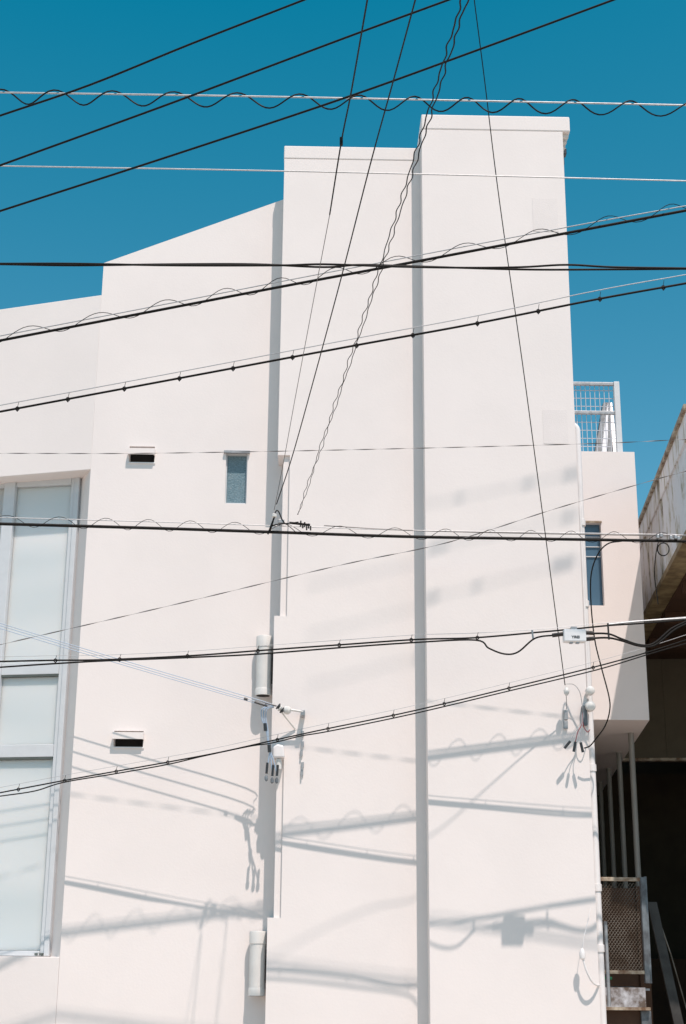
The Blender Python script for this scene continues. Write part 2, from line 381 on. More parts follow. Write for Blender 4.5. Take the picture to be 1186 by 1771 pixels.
# ground floor walls under the annex
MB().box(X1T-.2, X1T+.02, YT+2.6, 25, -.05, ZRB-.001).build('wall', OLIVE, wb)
pw = MB(); pa_ = Vector((XR1-.12, YR, 0))+U7*.75; pb_ = Vector((XR1-.12, YR, 0))+U7*8.9; hx = Vector((.06, 0, 0)); up_ = Vector((0, 0, 2.32))
pw.add([pa_-hx, pa_+hx, pb_+hx, pb_-hx, pa_-hx+up_, pa_+hx+up_, pb_+hx+up_, pb_-hx+up_], [(0, 3, 2, 1), (4, 5, 6, 7), (0, 1, 5, 4), (1, 2, 6, 5), (2, 3, 7, 6), (3, 0, 4, 7)])
pw.build('parapet', BROWN, wb)
MB().box(X1T+.021, pa_.x-.061, YR+.78, YR+.9, -.05, 2.3).build('parapet', BROWN, wb)
for k in range(6):
    s = 1.0+1.75*k; P = Vector((XR1-.12, YR, 0))+U7*s
    MB().lathe((P.x, P.y, 2.3), (0, 0, 1), [(0, .034), (ZRB-2.301, .034)], 14).build('post', POSTM, wb, smooth=True)

# --- guard rail on the annex roof
gr = sub('guard_rail', wb, 'grey mesh guard rail on the annex roof')
YG = YR+.25
gx0, gx1, gz1 = at(985, 700, YG).x, at(1067, 700, YG).x, at(1030, 661, YG).z
gz0 = ZRT; gzm = at(1030, 714, YG).z
MB().box(gx1-.035, gx1+.035, YG-.035, YG+.035, gz0, gz1).build('post', ALU, gr, bevel=.006)
MB().box(gx0-.4, gx1-.036, YG-.02, YG+.02, gz1-.045, gz1-.005).build('rail', GALV, gr, bevel=.004)
MB().box(gx0-.4, gx1-.036, YG-.02, YG+.02, gzm-.02, gzm+.02).build('rail', GALV, gr, bevel=.004)
gm = MB(); k = 0
x = gx1-.09
while x > gx0-.4: gm.box(x-.0035, x+.0035, YG+.021, YG+.031, gz0+.01, gz1-.01); x -= .058
z = gz0+.06
while z < gz1-.05: gm.box(gx0-.4, gx1-.037, YG+.032, YG+.042, z-.0035, z+.0035); z += .105
gm.build('wire_mesh', GALVL, gr)
# slanted planks of the stair behind the rail
for (x_, m_, w_) in ((.0, GALVL, .08), (.17, GALV, .06), (-.09, GREYP, .09), (.09, GREYP, .06)):
    b0 = at(1042, 782, YG+.5); t0 = at(1061, 676, YG+.5)
    d0 = Vector((x_, 0, 0))
    q = MB(); hw = Vector((w_/2, 0, 0)); yv = Vector((0, .12, 0)); bb = Vector((b0.x, YG+.5, b0.z-.2))+d0; tt = Vector((t0.x, YG+.9, t0.z))+d0*.25
    q.add([bb-hw, bb+hw, bb+hw+yv, bb-hw+yv, tt-hw*.6, tt+hw*.6, tt+hw*.6+yv, tt-hw*.6+yv], [(0, 3, 2, 1), (4, 5, 6, 7), (0, 1, 5, 4), (1, 2, 6, 5), (2, 3, 7, 6), (3, 0, 4, 7)])
    q.build('stair_stringer', m_, gr)

# --- downpipe at the tower's right corner
dpo = sub('downpipe', wb, 'white downpipe beside the tower corner')
YP = YT+.12; pb = at(1042, 1771, YP); XP = pb.x; zt = at(1002, 735, YP).z
el = [(X1T-.02, YP, zt), (XP-.07, YP, zt)]+[(XP-.07+.07*math.sin(q), YP, zt-.07+.07*math.cos(q)) for q in [R(15*i) for i in range(1, 7)]]+[(XP, YP, 4.6)]
MB().tube(el, .037, 14).build('pipe', PVC, dpo, smooth=True)
MB().tube([(XP, YP, 4.6), (XP, YP, -.02)], .040, 14).build('pipe', PVC, dpo, smooth=True)
for py in (905, 1045, 1328, 1535, 1640):
    z = at(1025, py, YP).z
    MB().lathe((XP, YP, z-.035), (0, 0, 1), [(0, .042), (.002, .049), (.068, .049), (.07, .042)], 14).build('collar', PVC, dpo, smooth=True)
    MB().box(X1T, XP-.03, YP-.012, YP+.012, z-.012, z+.012).build('wall_clip', PVC, dpo)
MB().tube([(XP+.075, YP+.02, 1.85), (XP+.075, YP+.02, 1.1)], .018, 10).build('conduit', GALV, dpo, smooth=True)
MB().tube(smooth([(XP-.062, YP-.03, 3.9), (XP-.058, YP-.03, 3.0), (XP-.064, YP-.03, 2.2), (XP-.056, YP-.03, 1.2), (XP-.06, YP-.03, .0)]), .011, 8).build('cable', BROWNB, dpo, smooth=True)
MB().tube([(XP-.015, YP-.055, 6.1), (XP-.012, YP-.055, 4.15)], .016, 10).build('conduit', PVC, dpo, smooth=True)

# --- grey vent pipes beside the bay
for (py0, py1, pxl, pxr) in ((1100, 1203, 443, 470), (1610, 1722, 431, 459)):
    vp = sub('vent_pipe', wb)
    Yc = YL-.105; zA = at(456, py0, Yc).z; zB = at(456, py1, Yc).z; xl = at(pxl, (py0+py1)/2, Yc).x; r = .078; xc = xl+r
    MB().lathe((xc, Yc, zB+.07), (0, 0, 1), [(0, r), (zA-zB-.19, r)], 24).build('pipe', PVCG, vp, smooth=True)
    MB().lathe((xc, Yc, zA-.125), (0, 0, 1), [(0, r+.001), (.005, r+.006), (.11, r+.006), (.122, r+.001), (.125, .03)], 24).build('collar', PVCG, vp, smooth=True)
    cap = MB()
    cap.lathe((xc, Yc, zB), (0, 0, 1), [(.0, r-.012), (.0, r+.006), (.06, r+.006), (.075, r+.001), (.075, r-.03), (.07, r-.012)], 24)
    cap.build('cap', PVCG, vp, smooth=True)
    MB().lathe((xc, Yc, zB-.004), (0, 0, 1), [(0, r-.008), (.003, r-.008)], 24).build('opening_shade', DARK, vp)  # dark disc on the closed cap, in place of the pipe's shaded inside
    MB().box(xc-.02, xc+.02, Yc+r-.01, YL-.001, (zA+zB)/2-.02, (zA+zB)/2+.02).build('wall_clip', GALV, vp)
    MB().tube([(xc+r+.012, Yc-.02, zB+.12), (xc+r+.012, Yc-.02, zA-.18)], .007, 8).build('drain_wire', BROWNB, vp, smooth=True)

# --- service entrance fittings on the bay
sb = sub('service_bracket', wb, 'white service bracket with black insulators on the bay')
p0 = at(480, 1224, YM-.16); p1 = at(524, 1243, YM-.02)
MB().tube([Vector((p0.x, YM-.16, p0.z)), Vector((p1.x, YM-.14, p0.z-.035))], .012, 8).build('arm', CERAM, sb, smooth=True)
MB().tube([Vector((p0.x+.02, YM-.15, p0.z-.02)), Vector((p1.x-.08, YM-.01, p0.z-.19))], .009, 8).build('brace', CERAM, sb, smooth=True)
MB().box(p1.x-.025, p1.x+.02, YM-.15, YM-.001, p0.z-.075, p0.z-.015).build('arm_foot', GALV, sb, bevel=.006)
for k in range(3):
    c = at(483+k*3.2, 1224+k*3.4, YM-.2)
    MB().lathe(c+Vector((-.02, 0, .02)), (.8, .1, -.6), [(0, .012), (.003, .034), (.016, .034), (.02, .02), (.028, .02)], 14).build('insulator', INSB if k != 1 else CERAM, sb, smooth=True)
MB().lathe(at(491, 1226, YM-.19), (.9, 0, -.4), [(0, .03), (.03, .045), (.06, .038), (.075, .015)], 16).build('insulator', CERAM, sb, smooth=True)
MB().lathe(at(478, 1221, YM-.2), (-1, 0, .25), [(0, .008), (.12, .008)], 8).build('bolt', INSB, sb)
for (px, py) in ((523, 1268), (523, 1286), (521, 1302), (523, 1322), (522, 1336)):
    c = at(px, py, YM-.012); q = MB(); q.box(c.x-.014, c.x+.014, YM-.02, YM-.001, c.z-.03, c.z+.022); q.box(c.x-.01, c.x+.004, YM-.03, YM-.021, c.z-.05, c.z-.02)
    q.build('cable_clip', GALV, sb)
# weather head above the second notch
wh = sub('weather_head', wb)
c = at(482, 1302, YM-.06)
MB().prism([(c.x-.06, c.z+.05), (c.x-.02, c.z+.085), (c.x+.05, c.z+.07), (c.x+.06, c.z-.05), (c.x-.055, c.z-.055)], YM-.1, YM-.001).build('hood', PVC, wh, bevel=.015)
MB().tube([(c.x, YM-.045, c.z-.06), (c.x, YM-.045, c.z-.16)], .03, 12).build('pipe', PVCG, wh, smooth=True)

# --- fittings at the tower's lower right corner
tf = sub('service_fitting', wb)
for (px, py, r) in ((1020, 1195, .045), (1020, 1222, .052)):
    c = at(px, py, YT-.05)
    MB().lathe((c.x, YT-.11, c.z), (0, 1, 0), [(0, r*.55), (.012, r*.9), (.03, r), (.08, r), (.1, r*.7), (.16, r*.5)], 18).build('knob', PVCG, tf, smooth=True)
c = at(1011, 1238, YT-.03); MB().box(c.x-.028, c.x+.022, YT-.06, YT-.001, c.z-.1, c.z+.1).build('junction_box', GREYP, tf, bevel=.008)
c = at(978, 1245, YT-.02); q = MB(); q.box(c.x-.02, c.x+.02, YT-.03, YT-.001, c.z-.09, c.z-.01); q.box(c.x-.014, c.x+.024, YT-.034, YT-.001, c.z+.002, c.z+.1)
q.build('anchor_plate', GALV, tf, bevel=.003)

# ------------------------------------------------------------------ the corrugated neighbour
SCN = YR/14.6
P0 = at(1137, 826, YR); U6 = Vector((math.sin(R(6)), math.cos(R(6)), 0)); N6 = Vector((U6.y, -U6.x, 0))    # N6 points right, into the neighbour
ZN1 = P0.z; ZN0 = (5.345-1.6)*SCN+1.6
nb = thing('corrugated_building', (P0.x+2, P0.y+3, 0), 'weathered corrugated metal building overhanging a dark passage', 'building')
def nl(s, d, z): return Vector((P0.x, P0.y, 0))+U6*s+N6*d+Vector((0, 0, z))
S0, S1 = -2.35, 11.0
FB = .30
MB(nl).box(S0, S1, 0.0, .18, ZN1-FB, ZN1-.05).build('fascia', STAIN, nb)
MB(nl).box(S0-.05, S1, -.035, 4.5, ZN1-.05, ZN1).build('roof_edge', RUST, nb)
cw = MB(nl); pts = []; s = S0; k = 0
prof = [(0, .02), (.028, .02), (.042, .045), (.07, .045)]
while s < S1:
    for ds, d in prof: pts.append((s+ds, d))
    s += .084
n = len(pts)
cw.add([(s, d, ZN0+.10) for s, d in pts]+[(s, d, ZN1-FB-.001) for s, d in pts], [(i, i+1, n+i+1, n+i) for i in range(n-1)])
cw.build('corrugated_wall', STAIN, nb)
MB(nl).box(S0, S1, .05, .18, ZN0+.08, ZN1-FB-.01).build('wall_backing', CORR, nb)
MB(nl).box(S0, S1, -.012, .20, ZN0+.03, ZN0+.098).build('bottom_trim', OCHRE, nb)
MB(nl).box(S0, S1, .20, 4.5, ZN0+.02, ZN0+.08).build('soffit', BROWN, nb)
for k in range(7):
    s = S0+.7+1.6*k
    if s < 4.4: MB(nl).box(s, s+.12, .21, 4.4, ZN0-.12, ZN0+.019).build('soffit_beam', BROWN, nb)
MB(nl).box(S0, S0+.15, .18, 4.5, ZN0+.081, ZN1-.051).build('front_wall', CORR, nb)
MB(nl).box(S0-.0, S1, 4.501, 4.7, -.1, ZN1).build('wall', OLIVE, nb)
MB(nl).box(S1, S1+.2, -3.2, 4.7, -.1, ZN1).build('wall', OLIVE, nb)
# beige cross wall hung below the soffit
BY = 4.6
zb = at(1140, 1312, YR+BY).z
for (d0, d1) in ((-.85, .55), (.553, 1.9), (1.903, 4.49)):
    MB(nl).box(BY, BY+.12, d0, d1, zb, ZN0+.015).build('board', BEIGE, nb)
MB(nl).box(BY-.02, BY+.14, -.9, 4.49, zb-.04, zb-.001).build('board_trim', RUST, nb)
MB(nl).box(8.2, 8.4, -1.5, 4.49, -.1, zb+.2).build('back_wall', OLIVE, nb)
# stored things far back
MB(nl).box(7.6, 8.1, .3, 1.2, -.1, 1.5).build('cupboard', BROWN, nb)

# ------------------------------------------------------------------ outside stair landing with the mesh panel
st = thing('stair_landing', (at(1085, 1700, 15.4).x, 15.4, 0), 'steel stair landing with a rusty expanded metal side panel', 'stair')
YS = 15.4
sx0, sx1 = at(1040, 1600, YS).x, at(1110, 1600, YS).x
sz1, sz0 = at(1080, 1519, YS).z, at(1080, 1681, YS).z
MB().box(sx0, sx1, YS-.02, YS+.02, sz1-.03, sz1+.01).build('top_rail', RUST, st, bevel=.004)
MB().box(sx0, sx1, YS-.02, YS+.02, sz0-.02, sz0+.015).build('bottom_rail', RUST, st, bevel=.004)
MB().box(sx1, sx1+.05, YS-.03, YS+.03, sz0-.11, sz1+.012).build('post', GREYP, st, bevel=.005)
MB().box(sx1+.051, sx1+.075, YS+.0, YS+.03, sz0-.11, sz1+.02).build('post_flange', GREYP, st)
MB().box(sx0+.02, sx0+.055, YS-.03, YS+.03, sz0-.3, sz0+.5).build('post', GREYP, st, bevel=.005)
em = MB(); cwid, ch = .034, .023; rows = int((sz1-sz0-.05)/ch); cols = int((sx1-sx0)/cwid)
for r_ in range(rows):
    zc = sz0+.02+ch*(r_+.5)
    for c_ in range(cols*2):
        xa = sx0+c_*cwid/2; xb = xa+cwid/2
        s_ = 1 if (c_+r_) % 2 else -1
        za, zb_ = zc-s_*ch*.42, zc+s_*ch*.42
        em.add([(xa, YS-.004, za-.0028), (xb, YS-.004, zb_-.0028), (xb, YS+.004, zb_+.0028), (xa, YS+.004, za+.0028)], [(0, 1, 2, 3)])
em.build('expanded_metal', MESHM, st)['kind'] = 'stuff'
lz = at(1080, 1690, YS).z
MB().box(sx0, sx1+.04, YS-.03, YS+.9, lz-.13, lz-.11).build('tread', GREYP, st)
MB().box(sx0-.02, sx1-.01, YS-.05, YS-.031, lz-.29, lz-.10).build('stringer_plate', mat('flaking_white_paint', (.62, .64, .68), .7, col2=(.12, .09, .07), vscale=7), st)
MB().box(sx0-.02, sx1+.03, YS-.07, YS+.0, lz-.32, lz-.292).build('lower_rail', RUST, st)
MB().box(sx0+.0, sx1-.06, YS+.02, YS+.05, -.0, lz-.33).build('panel', BROWN, st)
MB().box(sx1-.058, sx1+.045, YS-.02, YS+.06, -.0, lz-.33).build('leg', GREYP, st, bevel=.005)
a = at(1127, 1560, YS+.5); b = at(1205, 1880, YS+.3)
def beam(p, q, wx, wy, name, m, parent):
    p = Vector(p); q = Vector(q); X = Vector((wx/2, 0, 0)); Y = Vector((0, wy/2, 0))
    return MB().add([p-X-Y, p+X-Y, p+X+Y, p-X+Y, q-X-Y, q+X-Y, q+X+Y, q-X+Y], [(0, 3, 2, 1), (4, 5, 6, 7), (0, 1, 5, 4), (1, 2, 6, 5), (2, 3, 7, 6), (3, 0, 4, 7)]).build(name, m, parent)
beam(a, (b.x, b.y, 0.0), .10, .04, 'stringer', DKST, st)
hr = MB().tube([at(1136, 1580, YS+.7), at(1160, 1650, YS+.65), at(1200, 1790, YS+.6)], .007, 8).build('handrail', MESHM, st, smooth=True)
MB().tube([at(1034, 1691, YS-.0), at(1058, 1692, YS-.0)], .016, 10).build('hose', GREEN, st, smooth=True)

# ------------------------------------------------------------------ cables
def lin(x, knots):
    if x <= knots[0][0]: (a, ya), (b, yb) = knots[0], knots[1]
    elif x >= knots[-1][0]: (a, ya), (b, yb) = knots[-2], knots[-1]
    else:
        for i in range(len(knots)-1):
            if knots[i][0] <= x <= knots[i+1][0]: (a, ya), (b, yb) = knots[i], knots[i+1]; break
    return ya+(yb-ya)*(x-a)/(b-a)
def run(px, yk, ext=(0, 0), step=6, key=0):
    """3-D line through photo points; yk = (pixel, distance) knots"""
    P = [at(p[0], p[1], lin(p[key], yk)) for p in px]
    L = smooth(P, step)
    if ext[0]: d = (L[0]-L[2]).normalized(); L = [L[0]+d*ext[0]]+L
    if ext[1]: d = (L[-1]-L[-3]).normalized(); L = L+[L[-1]+d*ext[1]]
    return L
def cable(name, px, yk, r, m, parent=None, ext=(8, 6), key=0, n=8, off=None):
    L = run(px, yk, ext, key=key)
    if off: L = [p+Vector(off) for p in L]
    return MB().tube(L, r, n).build(name, m, parent, smooth=True), L
def walk(L):                                   # arc length table
    s = [0]
    for i in range(1, len(L)): s.append(s[-1]+(L[i]-L[i-1]).length)
    return s
def point(L, S, d):
    d = max(0, min(S[-1], d))
    for i in range(1, len(L)):
        if d <= S[i]:
            t = (d-S[i-1])/max(1e-9, S[i]-S[i-1]); return L[i-1].lerp(L[i], t)
    return L[-1].copy()
def helix(L, period, rz, ry, dz, r, m, name, parent, phase=0, n=6, wob=0):
    S = walk(L); N = int(S[-1]/period*14); out = []; ph = phase
    for i in range(N+1):
        d = S[-1]*i/N; p = point(L, S, d); ph += 2*math.pi*(S[-1]/N)/(period*(1+wob*math.sin(d*1.7)))
        out.append(p+Vector((0, ry*math.sin(ph), dz+rz*math.cos(ph))))
    return MB().tube(out, r, n).build(name, m, parent, smooth=True)
def clips(px_list, L, up, size, m, parent, name='cable_clip'):
    """small straps at given photo columns"""
    me = None
    for px in px_list:
        best = min(L, key=lambda p: abs(((p-CAM).dot(rg2)/(p-CAM).dot(fwd))*FPX+IW/2-px))
        # refine between neighbours
        i = L.index(best); cands = []
        for j in (max(0, i-1), min(len(L)-2, i)):
            for t in range(21): cands.append(L[j].lerp(L[j+1], t/20))
        best = min(cands, key=lambda p: abs(((p-CAM).dot(rg2)/(p-CAM).dot(fwd))*FPX+IW/2-px))
        if me is None:
            q = MB(); q.tube([(size*math.cos(a)*1.1, 0, size*math.sin(a)*1.25-size*.15) for a in [2*math.pi*i/10 for i in range(11)]], size*.38, 6)
            q.box(-size*.35, size*.35, -size*.5, size*.5, -size*2.0, -size*.9)
            q.tube([(0, 0, size), (size*.7, 0, up)], .0025, 5)
            o = q.build(name, m, parent); me = o.data
        else:
            o = bpy.data.objects.new(name, me); COL.objects.link(o); o.parent = parent
        o.location = best
        if parent: o.matrix_parent_inverse = Matrix.Translation(parent.location).inverted()

# three black line wires, top left
for (px, lab) in (([(0, 200), (155, 147), (330, 76), (525, 0)], 'topmost black line wire crossing the upper left sky'),
                  ([(0, 286), (300, 177), (590, 68), (775, 0)], 'middle of three slanting black line wires over the sky'),
                  ([(0, 365), (300, 268), (600, 168), (830, 85), (1060, 0)], 'lowest of three slanting black line wires, passing above the tower')):
    o, L = cable('line_wire', px, [(0, 8.4), (1060, 7.6)], .0072, BLACK); tag(o, lab, 'wire', 'three slanting line wires')
# messenger with the hanging spiral
t4 = thing('spiral_wire', at(0, 161, 9), 'silver messenger wire with a black cable coiled loosely round it', 'wire')
o, L = cable('messenger_wire', [(0, 160), (400, 166), (800, 174), (1186, 182)], [(0, 9), (1186, 9)], .0062, STEEL, t4, ext=(3, 3))
helix(L, .42, .052, .05, -.034, .0058, BLACK, 'coiled_cable', t4, phase=-1.77, wob=.10)
o, L = cable('silver_wire', [(0, 287), (400, 294), (800, 303), (1186, 313)], [(0, 9.6), (1186, 9.6)], .0052, STEEL); tag(o, 'thin silver wire stretched across below the tower top', 'wire')
# twisted pair
v = thing('twisted_cable', at(0, 457, 10.2), 'pair of black cables hanging nearly level below the roof step', 'cable')
o, L = cable('strand', [(0, 457), (130, 459), (300, 457), (440, 457), (560, 462), (620, 458), (700, 460), (900, 466), (1050, 466), (1186, 465)], [(0, 10.2), (1186, 10.2)], .0088, BLACK, v, ext=(3, 3))
o, L = cable('strand', [(0, 456), (130, 456), (300, 459), (480, 459), (560, 457), (680, 461), (800, 463), (900, 462), (980, 458), (1060, 462), (1186, 464)], [(0, 10.17), (1186, 10.17)], .0088, BLACK, v, ext=(3, 3))
# lashed cable U1
u1 = thing('lashed_cable', at(0, 588, 11.2), 'black cable lashed to a messenger, rising from left edge to upper right', 'cable')
yk = [(0, 11.2), (1186, 10.3)]
o, L = cable('cable', [(0, 589), (240, 543), (480, 497), (700, 456), (980, 403), (1186, 364)], yk, .0122, BLACK, u1, ext=(4, 4))
o, L2 = cable('messenger_wire', [(0, 581), (240, 535), (480, 488), (700, 446), (980, 393), (1186, 356)], yk, .0045, STEEL, u1, ext=(4, 4), n=6)
helix([a+Vector((0, 0, .03)) for a in L], .54, .05, .04, .0, .0032, BLACK, 'lashing', u1, wob=.14)
# clipped cable U2
u2 = thing('clipped_cable', at(0, 710, 12.3), 'black cable hung by clips, second of the two rising to the right', 'cable')
yk = [(0, 12.35), (1186, 11.55)]
o, L = cable('cable', [(0, 712), (300, 656), (600, 600), (820, 560), (1030, 518), (1186, 490)], yk, .0108, BLACK, u2, ext=(4, 4))
o, L2 = cable('messenger_wire', [(0, 701), (300, 645), (600, 588), (820, 547), (1030, 503), (1186, 475)], yk, .0042, STEEL, u2, ext=(4, 4), n=6)
clips([30, 118, 214, 310, 404, 506, 616, 713, 825, 930, 1038, 1147], L, .07, .0145, BLACK, u2)
def ribbon(px, yk, w, t, pitch, m, lab, ext):
    L = run(px, yk, ext, 6); S = walk(L); N = int(S[-1]/.03); P = [point(L, S, S[-1]*i/N) for i in range(N+1)]; vs = []; fs = []
    for i, p in enumerate(P):
        tg = (P[min(i+1, N)]-P[max(i-1, 0)]).normalized(); a = tg.cross(Vector((0, 0, 1))).normalized(); b = tg.cross(a)
        q = 2*math.pi*S[-1]*i/N/pitch+.6*math.sin(i*.05); u = a*math.cos(q)+b*math.sin(q); v = b*math.cos(q)-a*math.sin(q)
        vs += [p+u*w, p+v*t, p-u*w, p-v*t]
    for i in range(N):
        for k in range(4): fs.append((4*i+k, 4*i+(k+1) % 4, 4*i+4+(k+1) % 4, 4*i+4+k))
    fs += [(3, 2, 1, 0), (4*N, 4*N+1, 4*N+2, 4*N+3)]
    o = MB().add(vs, fs).build('thin_wire', m); return tag(o, lab, 'wire')
# thin wire T1, T2
ribbon([(0, 784), (250, 784), (600, 778), (1000, 768), (1186, 760)], [(0, 13.4), (1186, 13.0)], .0048, .0010, .62, THIN, 'thin dark wire running level past the small patterned window', (4, 4))
ribbon([(0, 1115), (300, 1046), (586, 978), (775, 938), (960, 880), (1110, 836), (1186, 815)], [(0, 9.6), (1186, 9.2)], .0038, .0010, .45, THIN, 'thin dark wire rising from the tall window to the corrugated building', (4, 4))
# thick level cable H
h = thing('thick_cable', at(0, 906, 13.02), 'thick black cable lashed to a messenger, level across the middle', 'cable')
yk = [(0, 13.0), (600, 13.2), (1186, 13.4)]
HP = [(0, 906), (250, 913), (465, 920), (700, 928), (940, 932), (1186, 936)]
o, L = cable('cable', HP, yk, .0155, BLACK, h, ext=(5, 3))
o, LM = cable('messenger_wire', [(x, y-11) for x, y in HP], yk, .0045, STEEL, h, ext=(5, 3), n=6)
cable('messenger_wire', [(560, 909), (700, 917), (940, 923), (1186, 927)], yk, .005, THIN, h, ext=(0, 3), n=6)
helix([a+Vector((0, 0, .03)) for a in L], .47, .054, .05, .0, .0028, BLACK, 'lashing', h, phase=2.0, wob=.16)
hw = MB()
def hp(x, y, dy=0): return at(x, y, lin(x, yk)+dy)
hw.tube(smooth([hp(466, 922, -.04), hp(472, 903, -.05), hp(476, 886, -.04), hp(481, 884, -.03), hp(487, 897, -.04), hp(492, 905, -.04)]), .006, 6)
hw.tube([hp(463, 924, -.03), hp(476, 890, -.05)], .009, 6)
hw.tube(smooth([hp(466, 912, -.03), hp(478, 907, -.04), hp(500, 905, -.04), hp(516, 903, -.03)]), .006, 6)
hw.tube(smooth([hp(492, 905, -.03), hp(502, 912, -.04), hp(512, 921, -.03)]), .004, 6)
for k in range(6):
    c = hp(520+3.4*k, 905+1.2*k+(k % 2)*3, -.03); hw.box(c.x-.007, c.x+.007, c.y-.015, c.y+.015, c.z-.028+.006*(k % 3), c.z+.022)
hw.tube([hp(500, 904, -.03), hp(536, 908, -.03)], .012, 8)
hw.build('drop_clamp', BLACK, h, smooth=False)
c = hp(474, 896, -.04); MB().lathe(c, (0, 0, 1), [(0, .01), (.012, .026), (.035, .026), (.045, .012)], 12).build('insulator', CERAM, h, smooth=True)
c = hp(486, 902, -.02); MB().box(c.x-.03, c.x+.03, c.y-.02, c.y+.02, c.z-.02, c.z+.02).build('tension_clamp', GALV, h, bevel=.006)
rp = [hp(1147+10*math.cos(a), 950+11*math.sin(a), -.04) for a in [2*math.pi*i/20 for i in range(21)]]
MB().tube(rp, .006, 6).build('slack_loop', BLACK, h, smooth=True)
MB().tube(smooth([hp(1139, 934, -.03), hp(1134, 960, -.03), hp(1132, 995, -.02), hp(1138, 1045, -.02)]), .005, 6).build('tail_wire', BLACK, h, smooth=True)
for (x, y) in ((1137, 928), (1143, 926), (1160, 930), (1168, 929), (1173, 931)):
    c = hp(x, y, -.02); MB().box(c.x-.014, c.x+.014, c.y-.02, c.y+.02, c.z-.02, c.z+.02).build('tension_clamp', GALV, h, bevel=.005)

# splitter-box cable L1
l1 = thing('splitter_cable', at(0, 1148, 13.4), 'pair of black cables with a dipping loop and small pale junction box', 'cable')
yk = [(0, 13.25), (600, 13.1), (840, 13.0), (1186, 13.05)]
A1 = [(0, 1144), (90, 1142), (180, 1141), (330, 1134), (450, 1125), (590, 1115), (720, 1106), (820, 1103), (925, 1094), (990, 1088), (1050, 1082), (1110, 1078), (1186, 1072)]
o, LA = cable('cable', A1, yk, .0082, BLACK, l1, ext=(5, 3))
B1 = [(0, 1154), (90, 1148), (180, 1143), (330, 1137), (450, 1131), (590, 1120), (720, 1111), (822, 1107), (845, 1121), (872, 1131), (895, 1128), (920, 1107), (935, 1101), (955, 1099), (976, 1097)]
L = run([(x, y) for x, y in B1], [(k, v-.02) for k, v in yk], (5, 0)); MB().tube(L, .008, 8).build('cable', BLACK, l1, smooth=True)
o, LM = cable('messenger_wire', [(x, y-8+(3 if x > 900 else 0)) for x, y in A1], yk, .0024, STEEL, l1, ext=(5, 3), n=6)
cable('steel_wire', [(1050, 1080), (1110, 1074), (1186, 1069)], yk, .008, STEEL, l1, ext=(0, 3))
for pts in ([(1010, 1096), (1050, 1096), (1075, 1105), (1105, 1115), (1130, 1113), (1160, 1088), (1186, 1075)], [(1010, 1105), (1050, 1103), (1078, 1109), (1105, 1117), (1132, 1116), (1165, 1090), (1186, 1079)]):
    L = run(pts, [(k, v-.02) for k, v in yk], (0, 3)); MB().tube(L, .0095, 8).build('cable', BLACK, l1, smooth=True)
for (a, b) in (((955, 1099), (977, 1096)), ((1009, 1094), (1027, 1095)), ((1010, 1106), (1028, 1104))):
    MB().tube([at(*a, 12.99), at(*b, 12.99)], .019, 10).build('sleeve', BROWNB, l1, smooth=True)
c = at(993, 1100, 12.98); MB().box(c.x-.105, c.x+.105, c.y-.045, c.y+.045, c.z-.062, c.z+.058).build('junction_box', BOXM, l1, bevel=.012)
jb = MB(); jb.box(c.x-.03, c.x+.025, c.y-.02, c.y+.02, c.z+.058, c.z+.085)
jb.box(c.x-.05, c.x-.02, c.y-.03, c.y+.01, c.z-.075, c.z-.062); jb.box(c.x+.01, c.x+.04, c.y-.03, c.y+.01, c.z-.075, c.z-.062)
jb.build('box_latch', GALV, l1)
fc = bpy.data.curves.new('lettering', 'FONT'); fc.body = 'YIREI'; fc.size = .034; fc.align_x = 'CENTER'; fc.extrude = .0005; fc.offset = .0012
tmp = bpy.data.objects.new('lettering', fc); COL.objects.link(tmp)
bpy.context.view_layer.update()
me = bpy.data.meshes.new_from_object(tmp.evaluated_get(bpy.context.evaluated_depsgraph_get())); bpy.data.objects.remove(tmp)
me.materials.clear(); me.materials.append(PRINT)
lt = bpy.data.objects.new('lettering', me); COL.objects.link(lt); lt.parent = l1; lt.matrix_parent_inverse = Matrix.Translation(l1.location).inverted()
lt.location = (c.x+.005, c.y-.0465, c.z-.03); lt.rotation_euler = (R(90), 0, 0)
clips([96, 207, 324, 446, 586, 711, 825], LA, .05, .013, BLACK, l1)
for (x, y0, y1) in ((920, 1090, 1106), (1051, 1078, 1106)):
    MB().tube([at(x, y0, 13.0), at(x+2, y1, 13.0)], .009, 6).build('hanger', GALV if x < 1000 else BROWNB, l1)

# rising double cable L2
l2 = thing('double_cable', at(0, 1372, 14.4), 'double black cable rising from lower left to the dark passage', 'cable')
yk = [(0, 14.48), (143, 14.37), (500, 14.04), (775, 13.8), (1186, 13.47)]
A2 = [(0, 1371), (110, 1350), (200, 1334), (290, 1318), (380, 1301), (470, 1281), (567, 1260), (680, 1237), (768, 1217), (880, 1190), (1030, 1153), (1120, 1128), (1186, 1107)]
o, LA = cable('cable', A2, yk, .0068, BLACK, l2, ext=(2, 3))
B2 = [(0, 1377), (60, 1368), (110, 1353), (200, 1338), (290, 1322), (350, 1308), (430, 1291), (470, 1285), (520, 1273), (567, 1265), (680, 1242), (768, 1222), (880, 1195), (1030, 1159), (1120, 1132), (1186, 1113)]
cable('cable', B2, yk, .0062, BLACK, l2, ext=(2, 3))
cable('messenger_wire', [(x, y-9) for x, y in A2], yk, .0022, STEEL, l2, ext=(2, 3), n=6)
clips([32, 112, 201, 290, 479, 567, 680, 768, 880, 1026, 1118], LA, .055, .012, BLACK, l2)

